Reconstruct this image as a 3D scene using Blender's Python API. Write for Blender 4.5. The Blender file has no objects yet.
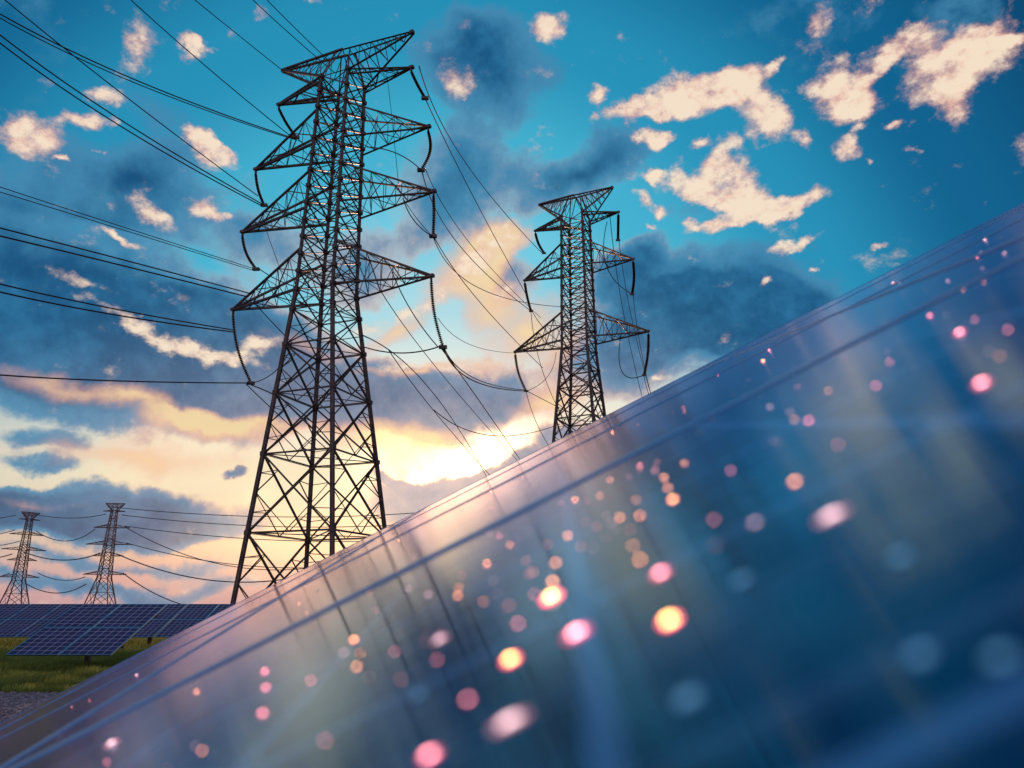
import bpy, bmesh, math, random
import numpy as np
from mathutils import Vector, Matrix, Euler

random.seed(7)
np.random.seed(7)
C = bpy.context.scene.collection
scene = bpy.context.scene

# ------------------------------------------------------------------ camera
CAM_H = 2.1
F = 742.0                                   # focal length in pixels of the 1024 px wide photograph
PITCH = math.atan(220 / F)
cd = bpy.data.cameras.new('camera')
cam = bpy.data.objects.new('camera', cd)
C.objects.link(cam)
cam.location = (0, 0, CAM_H)
cam.rotation_euler = (math.pi / 2 + PITCH, 0, 0)
cd.sensor_width = 36
cd.lens = F / 1024 * 36
cd.clip_start = 0.01
cd.clip_end = 20000
cd.dof.use_dof = True
cd.dof.focus_distance = 60
cd.dof.aperture_fstop = 3.2
scene.camera = cam
S_, C_ = math.sin(PITCH), math.cos(PITCH)
EYE = Vector((0, 0, CAM_H))

def ray(px, py):
    a, b = (px - 512) / F, (384 - py) / F
    return Vector((a, b * -S_ + C_, b * C_ + S_))

def at(px, py, Y):
    r = ray(px, py)
    return EYE + r * (Y / r.y)

def lin(c):
    c = c / 255
    return c / 12.92 if c <= 0.04045 else ((c + 0.055) / 1.055) ** 2.4

def rgb(r, g, b, a=1):
    return (lin(r), lin(g), lin(b), a)

# ------------------------------------------------------------------ render settings
scene.view_settings.view_transform = 'Standard'
scene.view_settings.look = 'None'
scene.view_settings.exposure = 0.0
scene.view_settings.gamma = 1
scene.render.engine = 'CYCLES'
scene.cycles.use_denoising = True
scene.cycles.max_bounces = 6
scene.cycles.diffuse_bounces = 2
scene.cycles.glossy_bounces = 4
scene.cycles.sample_clamp_indirect = 6
scene.cycles.sample_clamp_direct = 60
scene.cycles.use_adaptive_sampling = False

# ------------------------------------------------------------------ sun
GLOW_PX = (440, 458)
sd = ray(418, 520).normalized()            # low, just under the rim of the big panel
gd = ray(*GLOW_PX).normalized()
sun_el = math.asin(sd.z)
sun_az = math.atan2(sd.x, sd.y)
sl = bpy.data.lights.new('sun', 'SUN')
sl.energy = 2.6
sl.angle = math.radians(1.0)
sl.color = (1.0, 0.50, 0.30)
sun = bpy.data.objects.new('sun', sl)
C.objects.link(sun)
sun.location = (0, 0, 80)
sun.rotation_euler = (-sd).to_track_quat('-Z', 'Y').to_euler()

# ------------------------------------------------------------------ sky (world)
world = bpy.data.worlds.new('World')
scene.world = world
world.use_nodes = True
world.cycles.sampling_method = 'MANUAL'
world.cycles.sample_map_resolution = 512
nt = world.node_tree
nt.nodes.clear()
N = nt.nodes
L = nt.links

def node(kind, **kw):
    n = N.new(kind)
    for k, v in kw.items():
        setattr(n, k, v)
    return n

def put(sock, v):
    if isinstance(v, bpy.types.NodeSocket):
        L.new(v, sock)
    else:
        sock.default_value = v

def M(op, a, b=None, c=None, clamp=False):
    n = node('ShaderNodeMath', operation=op, use_clamp=clamp)
    put(n.inputs[0], a)
    if b is not None:
        put(n.inputs[1], b)
    if c is not None:
        put(n.inputs[2], c)
    return n.outputs[0]

def VM(op, a, b=None, scale=None):
    n = node('ShaderNodeVectorMath', operation=op)
    put(n.inputs[0], a)
    if b is not None:
        put(n.inputs[1], b)
    if scale is not None:
        put(n.inputs['Scale'], scale)
    return n

def smooth(x, lo, hi):
    n = node('ShaderNodeMapRange', interpolation_type='SMOOTHSTEP')
    put(n.inputs['Value'], x)
    put(n.inputs['From Min'], lo)
    put(n.inputs['From Max'], hi)
    return n.outputs['Result']

def mix(f, a, b):
    n = node('ShaderNodeMix', data_type='RGBA')
    put(n.inputs[0], f)
    put(n.inputs[6], a)
    put(n.inputs[7], b)
    return n.outputs[2]

def ramp(x, stops):
    n = node('ShaderNodeValToRGB')
    n.color_ramp.interpolation = 'B_SPLINE' if False else 'EASE'
    cr = n.color_ramp
    while len(cr.elements) < len(stops):
        cr.elements.new(0.5)
    for e, (p, c) in zip(cr.elements, sorted(stops, key=lambda s: s[0])):
        e.position = p
        e.color = c
    put(n.inputs[0], x)
    return n.outputs[0]

tc = node('ShaderNodeTexCoord')
D0 = VM('NORMALIZE', tc.outputs['Generated']).outputs[0]
sep = node('ShaderNodeSeparateXYZ')
L.new(D0, sep.inputs[0])
Z = sep.outputs['Z']

def noise(vec, scale, detail=6, rough=0.55, dist=0.0, out='Fac'):
    n = node('ShaderNodeTexNoise')
    put(n.inputs['Vector'], vec)
    n.inputs['Scale'].default_value = scale
    n.inputs['Detail'].default_value = detail
    n.inputs['Roughness'].default_value = rough
    n.inputs['Distortion'].default_value = dist
    return n.outputs[out]

def warp(scale, amp, detail=4):
    c = noise(D0, scale, detail, 0.6, out='Color')
    c = VM('SUBTRACT', c, (0.5, 0.5, 0.5)).outputs[0]
    c = VM('SCALE', c, scale=amp).outputs[0]
    return VM('ADD', D0, c).outputs[0]

W_fine = VM('ADD', warp(34, 0.030, 5), VM('SUBTRACT', warp(10, 0.05, 2), D0).outputs[0]).outputs[0]
W_soft = VM('ADD', warp(16, 0.05, 5), VM('SUBTRACT', warp(5, 0.10, 2), D0).outputs[0]).outputs[0]

def blob(vec, px, py, a, b, rot=0.0, w=1.0):
    """an elliptical density lobe round one direction of the sky; a, b in photograph pixels"""
    r = ray(px, py)
    ln = r.length
    r.normalize()
    e1 = Vector((r.y, -r.x, 0)).normalized()
    e2 = e1.cross(r)
    e2 = -e2 if e2.z < 0 else e2
    t = math.radians(rot)                    # positive: right end up
    u = e1 * math.cos(t) + e2 * math.sin(t)
    v = -e1 * math.sin(t) + e2 * math.cos(t)
    R = Matrix((u, r, v)).transposed()
    if R.determinant() < 0:
        R = Matrix((u, -r, v)).transposed()
    m = node('ShaderNodeMapping', vector_type='TEXTURE')
    L.new(vec, m.inputs['Vector'])
    m.inputs['Location'].default_value = r
    m.inputs['Rotation'].default_value = R.to_euler('XYZ')
    k = 1 / (F * ln)
    m.inputs['Scale'].default_value = (a * k, max(a, b) * k, b * k)
    g = node('ShaderNodeTexGradient', gradient_type='SPHERICAL')
    L.new(m.outputs[0], g.inputs[0])
    return M('MULTIPLY', g.outputs['Fac'], w) if w != 1.0 else g.outputs['Fac']

def total(vec, blobs):
    acc = None
    for bl in blobs:
        o = blob(vec, *bl)
        acc = o if acc is None else M('ADD', acc, o)
    return acc

# distance from the sun (chord length on the unit sphere)
sdist = VM('DISTANCE', D0, tuple(gd)).outputs['Value']
sk = M('DIVIDE', sdist, 2.0)
base = ramp(sk, [(0.00, rgb(255, 250, 228)), (0.05, rgb(244, 246, 232)), (0.10, rgb(176, 224, 234)), (0.15, rgb(116, 206, 230)),
                 (0.20, rgb(68, 180, 212)), (0.27, rgb(38, 148, 188)), (0.35, rgb(13, 100, 146)),
                 (0.43, rgb(6, 68, 110)), (0.56, rgb(26, 76, 122)), (1.0, rgb(196, 168, 178))])
# the physical sky underneath
nish = node('ShaderNodeTexSky', sky_type='NISHITA', sun_disc=False)
nish.sun_elevation = sun_el
nish.sun_rotation = sun_az
nish.air_density = 1.0
nish.dust_density = 1.0
nish.ozone_density = 2.0

# warm band of the sunset along the horizon
nz_w = noise(D0, 7, 6, 0.6)
warm1 = M('ADD', blob(W_soft, 330, 480, 640, 190, 0, 1.9), blob(W_soft, 430, 455, 330, 165, 20, 1.2))
warm = smooth(M('ADD', warm1, M('MULTIPLY', M('SUBTRACT', nz_w, .5), .5)), 0.25, 1.5)
lowcol = ramp(Z, [(0.0, rgb(214, 160, 158)), (0.03, rgb(230, 174, 160)), (0.075, rgb(246, 204, 168)), (0.15, rgb(255, 234, 196)), (0.24, rgb(255, 240, 216)), (0.36, rgb(214, 232, 232))])
band = smooth(Z, 0.17, 0.0)
side = smooth(sdist, 1.5, 0.7)
col = mix(warm, base, lowcol)
col = mix(M('MULTIPLY', M('MULTIPLY', band, side), 0.85), col, lowcol)
# pink and yellow light in the middle sky
gold = total(W_soft, [(475, 262, 85, 34, 24, 1.2), (520, 235, 60, 22, 20, .8), (390, 325, 80, 22, 30, .9), (420, 368, 90, 11, 4, 1.0), (300, 352, 90, 18, -12, .7),
                      (110, 402, 190, 22, -8, 0.9), (250, 425, 180, 18, 6, 1.0), (395, 440, 120, 26, 4, .8), (545, 400, 70, 28, 22, 1.0), (655, 378, 24, 12, 20, .7), (40, 500, 80, 14, 0, .5),
                      (530, 330, 100, 60, 20, 1.0), (490, 290, 60, 40, 30, .8), (440, 455, 150, 40, 0, .7), (130, 455, 190, 26, 0, .8)])
nz_soft = noise(D0, 9, 7, 0.6)
nz_fine = noise(VM('MULTIPLY', D0, (1, 1, 1.5)).outputs[0], 26, 10, 0.66)
nz_mid = noise(D0, 13, 6, 0.6)
tow = Vector((0, 0, -1)) * 0.012 + Vector((sd.x, 0, 0)) * 0.01
nz_mid2 = noise(VM('ADD', D0, tuple(tow)).outputs[0], 13, 6, 0.6)
relief = M('MULTIPLY', M('SUBTRACT', nz_mid, nz_mid2), 1.3)
big_soft = noise(D0, 4.5, 6, 0.6)


# dark clouds
dark = total(W_soft, [(140, 178, 104, 62, -4, 1.4), (55, 240, 150, 50, -10, .5), (180, 245, 110, 36, -10, .4), (20, 165, 90, 70, 0, .3),
                      (485, 78, 88, 62, -15, 1.3), (450, 50, 60, 40, 0, .4), (590, 168, 90, 46, 15, 1.3), (450, 195, 80, 66, 40, 1.0), (500, 150, 60, 50, 40, .4),
                      (715, 302, 150, 64, -6, 1.7), (790, 312, 90, 44, -10, .6), (640, 272, 50, 24, 30, .8), (660, 345, 130, 60, 10, 1.2), (720, 330, 120, 60, 0, 1.0),
                      (90, 320, 300, 90, -6, 1.35), (215, 375, 240, 80, 2, 1.4), (30, 370, 160, 65, 0, 1.0), (100, 285, 200, 50, -5, .6), (420, 398, 130, 52, 4, 1.25), (500, 405, 70, 42, 10, .6),
                      (520, 280, 60, 32, 20, .8), (545, 350, 60, 20, 20, .0), (345, 268, 110, 44, 20, .7), (70, 205, 130, 34, -8, .6), (260, 240, 60, 30, -10, .6),
                      (455, 498, 120, 26, 10, 1.7), (508, 474, 62, 20, 16, 1.4), (560, 440, 50, 18, 24, .7), (395, 488, 32, 9, 0, 1.0),
                      (120, 492, 110, 22, 4, 1.2), (25, 502, 100, 28, -6, 1.2), (170, 512, 130, 26, 0, 1.2), (90, 520, 220, 24, 0, 1.0),
                      (30, 438, 60, 16, 0, .9), (34, 460, 50, 12, 0, .8), (236, 474, 14, 7, 0, 1.2), (150, 558, 300, 12, -2, .55), (120, 582, 340, 16, 0, .75),
                      (80, 50, 220, 60, -15, .45), (760, 20, 180, 40, 10, .35), (960, 40, 140, 50, 0, .45), (900, 10, 200, 30, 0, .4)])
dark_d = M('ADD', dark, M('MULTIPLY', M('SUBTRACT', nz_soft, 0.5), 1.5))
dark_d = M('ADD', dark_d, M('MULTIPLY', M('SUBTRACT', big_soft, 0.46), .5))
dark_m = smooth(dark_d, 0.20, 0.58)
edge_m = M('MULTIPLY', smooth(dark_d, 0.16, 0.38), smooth(dark_d, 0.74, 0.40))
edge_m = M('MULTIPLY', edge_m, smooth(sdist, 0.50, 0.15))
gold_d = M('ADD', gold, M('MULTIPLY', M('SUBTRACT', nz_soft, 0.5), 0.9))
gold_m = smooth(gold_d, 0.25, 0.95)
# bright sunlit clouds
bright = total(W_fine, [
    (547, 28, 27, 22, 0, 1.2), (603, 90, 20, 12, 10, 1.0), (588, 114, 12, 9, 0, .9),
    (640, 110, 52, 19, -4, 1.2), (690, 92, 62, 30, 6, 1.2), (735, 86, 48, 32, -10, 1.0), (766, 118, 34, 26, -35, 1.1), (796, 140, 18, 11, 0, 1.0), (775, 72, 14, 8, 0, .8),
    (652, 141, 28, 11, -8, 1.1), (697, 144, 17, 10, 0, 1.0), (728, 165, 36, 30, -30, 1.2), (698, 190, 54, 19, -22, 1.2), (745, 200, 44, 30, -20, 1.1), (790, 203, 50, 14, 4, 1.2),
    (722, 223, 48, 11, 10, 1.1), (645, 200, 18, 13, -20, 1.0), (664, 212, 14, 9, 0, .9), (690, 222, 14, 8, 0, .8), (655, 178, 16, 8, -20, .9), (790, 242, 42, 10, 2, 1.2), (697, 262, 10, 6, 0, .9), (760, 281, 13, 5, 0, .9),
    (840, 92, 44, 34, 10, 1.1), (862, 108, 40, 15, 10, .9), (905, 44, 46, 24, 10, 1.0), (958, 66, 60, 40, 10, 1.2), (955, 102, 30, 26, 0, .9), (985, 48, 40, 20, 30, .7), (880, 70, 26, 14, 30, .7),
    (848, 150, 26, 20, -20, 1.1), (893, 124, 12, 9, 0, 1.0), (908, 156, 15, 6, 10, .9), (871, 165, 10, 7, 0, .8), (650, 228, 12, 6, 0, .8), (880, 250, 11, 6, 0, .8), (822, 22, 16, 24, -10, .55),
    (815, 272, 10, 4, 0, .8), (860, 128, 9, 6, 0, .7),
    (26, 132, 48, 26, 6, 1.2), (86, 118, 36, 13, 16, 1.1), (106, 96, 27, 16, 6, 1.2), (118, 122, 18, 8, 0, .7), (194, 50, 26, 20, -20, 1.1), (184, 34, 16, 12, -40, 1.0), (218, 50, 14, 10, 0, .9),
    (206, 150, 40, 16, -22, 1.25), (228, 158, 24, 9, 0, 1.0), (233, 27, 16, 12, 0, .9), (135, 34, 40, 32, -30, .62), (266, 8, 18, 12, 0, .8), (68, 157, 8, 4, 0, .9), (98, 151, 8, 4, 0, .9),
    (160, 213, 32, 16, -25, .95), (210, 206, 26, 15, -20, .9), (228, 215, 16, 8, -20, .8), (120, 237, 26, 7, -14, 1.1),
    (88, 288, 46, 10, -4, .62), (150, 333, 90, 12, -16, .85), (215, 355, 60, 14, -14, .9), (255, 348, 40, 14, 10, .7),
    (450, 85, 30, 24, 0, .6), (480, 258, 90, 24, 26, .8), (400, 318, 70, 14, 30, .7), (425, 369, 70, 8, 4, .9), (500, 290, 30, 16, 0, .6), (658, 380, 22, 8, 20, .85),
    (1018, 40, 16, 10, 0, 1.0), (310, 5, 20, 6, 0, .6), (1090, 120, 90, 40, 20, 1.0), (1180, 40, 120, 50, 10, 1.1), (980, -70, 160, 40, 10, 1.0), (700, -90, 140, 40, 0, .9), (1240, 180, 90, 50, 0, 1.0), (1100, -160, 200, 60, 0, 1.0)])
bright = M('MINIMUM', bright, 0.78)
bright_d = M('ADD', bright, M('ADD', M('MULTIPLY', M('SUBTRACT', nz_fine, 0.46), 1.75), M('MULTIPLY', M('SUBTRACT', nz_mid, 0.47), .9)))
bright_m = smooth(bright_d, 0.26, 0.90)
nz_fine2 = noise(VM('MULTIPLY', VM('ADD', D0, tuple(tow * .6)).outputs[0], (1, 1, 1.5)).outputs[0], 26, 10, 0.66)
relief2 = M('MULTIPLY', M('SUBTRACT', nz_fine, nz_fine2), 1.0)

slate = mix(smooth(M('ADD', nz_soft, relief), 0.22, 0.85), rgb(10, 70, 118), rgb(44, 114, 160))
purple = mix(smooth(M('ADD', nz_soft, relief), 0.22, 0.82), rgb(98, 120, 158), rgb(172, 160, 178))
slate = mix(smooth(dark_d, 1.2, 0.5), slate, rgb(70, 138, 178))
dcol = mix(M('MULTIPLY', smooth(sdist, 0.50, 0.08), smooth(Z, 0.42, 0.12)), slate, purple)
col = mix(M('MULTIPLY', dark_m, 0.92), col, dcol)
col = mix(M('MULTIPLY', edge_m, 0.42), col, rgb(248, 190, 164))
gcol = mix(smooth(gold_d, 0.4, 1.1), rgb(246, 176, 150), rgb(255, 224, 166))
col = mix(M('MULTIPLY', gold_m, 0.88), col, gcol)
bcol = mix(smooth(M('ADD', M('ADD', bright_d, relief2), M('MULTIPLY', relief, 0.9)), 0.25, 1.05), rgb(232, 164, 152), rgb(255, 232, 206))
bcol = mix(M('MULTIPLY', smooth(Z, 0.55, 0.3), 0.55), bcol, rgb(255, 236, 208))
col = mix(M('MULTIPLY', bright_m, 0.96), col, bcol)
# the sun's own glow through the thin cloud
glow = M('MULTIPLY', smooth(M('ADD', blob(D0, GLOW_PX[0], GLOW_PX[1], 170, 80, 8, 1.0), M('MULTIPLY', M('SUBTRACT', nz_soft, .5), .5)), 0.15, 1.0), 1.15)
glow = M('MULTIPLY', glow, M('SUBTRACT', 1.0, M('MULTIPLY', dark_m, 0.8)))
g = node('ShaderNodeMix', data_type='RGBA', blend_type='ADD')
g.inputs[0].default_value = 1.0
put(g.inputs[6], col)
glow = M('ADD', glow, M('MULTIPLY', smooth(blob(W_soft, 320, 545, 210, 80, 0), .1, .9), .45))
gc0 = VM('SCALE', (1.0, 0.66, 0.30), scale=glow).outputs[0]
core = M('MULTIPLY', smooth(blob(D0, 462, 478, 120, 52, 24), 0.0, 1.0), 2.3)
core = M('MULTIPLY', core, M('SUBTRACT', 1.0, M('MULTIPLY', dark_m, 0.9)))
gc = VM('ADD', gc0, VM('SCALE', (1.0, 0.62, 0.36), scale=core).outputs[0]).outputs[0]
put(g.inputs[7], gc)
# below the horizon
final = mix(smooth(Z, 0.0, -0.05), g.outputs[2], rgb(40, 50, 60))
bg1 = node('ShaderNodeBackground')
put(bg1.inputs[0], final)
bg1.inputs[1].default_value = 1.0
bg2 = node('ShaderNodeBackground')
L.new(nish.outputs[0], bg2.inputs[0])
bg2.inputs[1].default_value = 0.05
ad = node('ShaderNodeMixShader')
ad.inputs[0].default_value = 0.06
L.new(bg1.outputs[0], ad.inputs[1])
L.new(bg2.outputs[0], ad.inputs[2])
wo = node('ShaderNodeOutputWorld')
L.new(ad.outputs[0], wo.inputs[0])

# ------------------------------------------------------------------ helpers
class MB:
    """collects bars, boxes and faces; build() links them as ONE mesh object"""
    def __init__(self):
        self.v, self.f = [], []

    def bar(self, a, b, w, h=None):
        a, b = Vector(a), Vector(b)
        d = b - a
        if d.length < 1e-6:
            return
        d.normalize()
        up = Vector((0, 0, 1)) if abs(d.z) < 0.95 else Vector((1, 0, 0))
        s = d.cross(up).normalized() * (w / 2)
        t = s.cross(d).normalized() * ((h or w) / 2)
        i = len(self.v)
        for p in (a, b):
            self.v += [p - s - t, p + s - t, p + s + t, p - s + t]
        self.f += [(i, i + 1, i + 2, i + 3), (i + 7, i + 6, i + 5, i + 4)]
        for k in range(4):
            j = (k + 1) % 4
            self.f.append((i + j, i + k, i + 4 + k, i + 4 + j))

    def angle(self, a, b, w):
        """an L section: two thin flanges at right angles"""
        a, b = Vector(a), Vector(b)
        d = (b - a)
        if d.length < 1e-6:
            return
        d.normalize()
        up = Vector((0, 0, 1)) if abs(d.z) < 0.95 else Vector((1, 0, 0))
        s = d.cross(up).normalized()
        t = s.cross(d).normalized()
        th = w * 0.16
        self.bar(a + t * (-w / 2), b + t * (-w / 2), w, th)
        self.bar(a + s * (-w / 2 + th / 2) + t * (th / 2 + .002), b + s * (-w / 2 + th / 2) + t * (th / 2 + .002), th, w - th)

    def box(self, x0, x1, y0, y1, z0, z1):
        i = len(self.v)
        self.v += [Vector(p) for p in ((x0, y0, z0), (x1, y0, z0), (x1, y1, z0), (x0, y1, z0), (x0, y0, z1), (x1, y0, z1), (x1, y1, z1), (x0, y1, z1))]
        self.f += [tuple(i + k for k in q) for q in ((3, 2, 1, 0), (4, 5, 6, 7), (0, 1, 5, 4), (1, 2, 6, 5), (2, 3, 7, 6), (3, 0, 4, 7))]

    def tube(self, pts, r, n=6, radii=None):
        pts = [Vector(p) for p in pts]
        base = len(self.v)
        for k, p in enumerate(pts):
            d = (pts[min(k + 1, len(pts) - 1)] - pts[max(k - 1, 0)]).normalized()
            up = Vector((0, 0, 1)) if abs(d.z) < 0.9 else Vector((1, 0, 0))
            s = d.cross(up).normalized()
            t = s.cross(d)
            rr = radii[k] if radii else r
            for q in range(n):
                a = 2 * math.pi * q / n
                self.v.append(p + s * (rr * math.cos(a)) + t * (rr * math.sin(a)))
        for k in range(len(pts) - 1):
            for q in range(n):
                q2 = (q + 1) % n
                self.f.append((base + k * n + q, base + k * n + q2, base + (k + 1) * n + q2, base + (k + 1) * n + q))
        self.f.append(tuple(base + q for q in reversed(range(n))))
        e = base + (len(pts) - 1) * n
        self.f.append(tuple(e + q for q in range(n)))

    def build(self, name, mat, parent=None, smooth_=False, loc=None):
        me = bpy.data.meshes.new(name)
        me.from_pydata([tuple(v) for v in self.v], [], self.f)
        me.materials.append(mat)
        if smooth_:
            me.polygons.foreach_set('use_smooth', [True] * len(me.polygons))
        me.update()
        o = bpy.data.objects.new(name, me)
        C.objects.link(o)
        if parent:
            o.parent = parent
        if loc is not None:
            o.location = loc
        return o

def tag(o, label=None, cat=None, group=None, kind=None):
    if label:
        o['label'] = label
    if cat:
        o['category'] = cat
    if group:
        o['group'] = group
    if kind:
        o['kind'] = kind
    return o

def empty(name, loc=(0, 0, 0), rz=0.0):
    o = bpy.data.objects.new(name, None)
    o.empty_display_size = 0.3
    C.objects.link(o)
    o.location = loc
    o.rotation_euler = (0, 0, rz)
    return o

def copy_tree(o, parent=None):
    c = o.copy()
    C.objects.link(c)
    if parent:
        c.parent = parent
    for ch in list(o.children):
        copy_tree(ch, c)
    return c

def mat(name, base, rough=0.5, metal=0.0, spec=0.5):
    m = bpy.data.materials.new(name)
    m.use_nodes = True
    p = m.node_tree.nodes['Principled BSDF']
    p.inputs['Base Color'].default_value = (*base[:3], 1)
    p.inputs['Roughness'].default_value = rough
    p.inputs['Metallic'].default_value = metal
    p.inputs['Specular IOR Level'].default_value = spec
    return m

def mn(m, kind, **kw):
    n = m.node_tree.nodes.new(kind)
    for k, v in kw.items():
        setattr(n, k, v)
    return n

def mottle(m, c1, c2, scale, detail=5, lo=0.35, hi=0.65, bump=0.0, bscale=None, coords='Object', stretch=(1, 1, 1), rough=None):
    t = m.node_tree
    P = t.nodes['Principled BSDF']
    co = mn(m, 'ShaderNodeTexCoord')
    mp = mn(m, 'ShaderNodeMapping')
    mp.inputs['Scale'].default_value = stretch
    t.links.new(co.outputs[coords], mp.inputs[0])
    n = mn(m, 'ShaderNodeTexNoise')
    n.inputs['Scale'].default_value = scale
    n.inputs['Detail'].default_value = detail
    t.links.new(mp.outputs[0], n.inputs['Vector'])
    r = mn(m, 'ShaderNodeValToRGB')
    r.color_ramp.elements[0].position = lo
    r.color_ramp.elements[0].color = (*c1, 1)
    r.color_ramp.elements[1].position = hi
    r.color_ramp.elements[1].color = (*c2, 1)
    t.links.new(n.outputs['Fac'], r.inputs[0])
    t.links.new(r.outputs[0], P.inputs['Base Color'])
    if bump:
        n2 = mn(m, 'ShaderNodeTexNoise')
        n2.inputs['Scale'].default_value = bscale or scale
        n2.inputs['Detail'].default_value = 4
        t.links.new(mp.outputs[0], n2.inputs['Vector'])
        b = mn(m, 'ShaderNodeBump')
        b.inputs['Strength'].default_value = bump
        t.links.new(n2.outputs['Fac'], b.inputs['Height'])
        t.links.new(b.outputs[0], P.inputs['Normal'])
    if rough:
        mr = mn(m, 'ShaderNodeMapRange')
        mr.inputs['To Min'].default_value = rough[0]
        mr.inputs['To Max'].default_value = rough[1]
        t.links.new(n.outputs['Fac'], mr.inputs[0])
        t.links.new(mr.outputs[0], P.inputs['Roughness'])
    return m

steel = mottle(mat('weathered_galvanised_steel', (.05, .05, .055), .5, .55), (.075, .068, .070), (.165, .140, .13), 1.3, rough=(.38, .62))
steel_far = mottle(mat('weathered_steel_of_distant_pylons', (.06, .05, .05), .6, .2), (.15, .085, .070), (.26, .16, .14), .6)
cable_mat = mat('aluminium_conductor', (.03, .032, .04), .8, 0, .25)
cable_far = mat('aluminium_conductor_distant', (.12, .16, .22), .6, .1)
insul_mat = mottle(mat('brown_glazed_porcelain', (.05, .02, .015), .7, 0, .2), (.035, .014, .012), (.10, .035, .024), 5)
concrete = mottle(mat('footing_concrete', (.3, .29, .27), .9), (.22, .21, .2), (.36, .35, .33), 3, bump=.2, bscale=20)
blue_alu = mottle(mat('blue_anodised_aluminium', (.1, .42, .85), .35, 0.0, .3), (.06, .34, .74), (.14, .50, .92), 4, stretch=(1, 12, 12), rough=(.3, .45))
alu = mottle(mat('anodised_aluminium', (.6, .62, .65), .3, 1.0), (.50, .53, .58), (.68, .70, .74), 4, stretch=(1, 12, 12), rough=(.22, .38))
post_mat = mottle(mat('painted_steel_post', (.08, .085, .09), .55, .3), (.06, .062, .068), (.12, .12, .125), 6)
back_mat = mat('panel_backsheet', (.6, .62, .65), .6)

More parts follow.
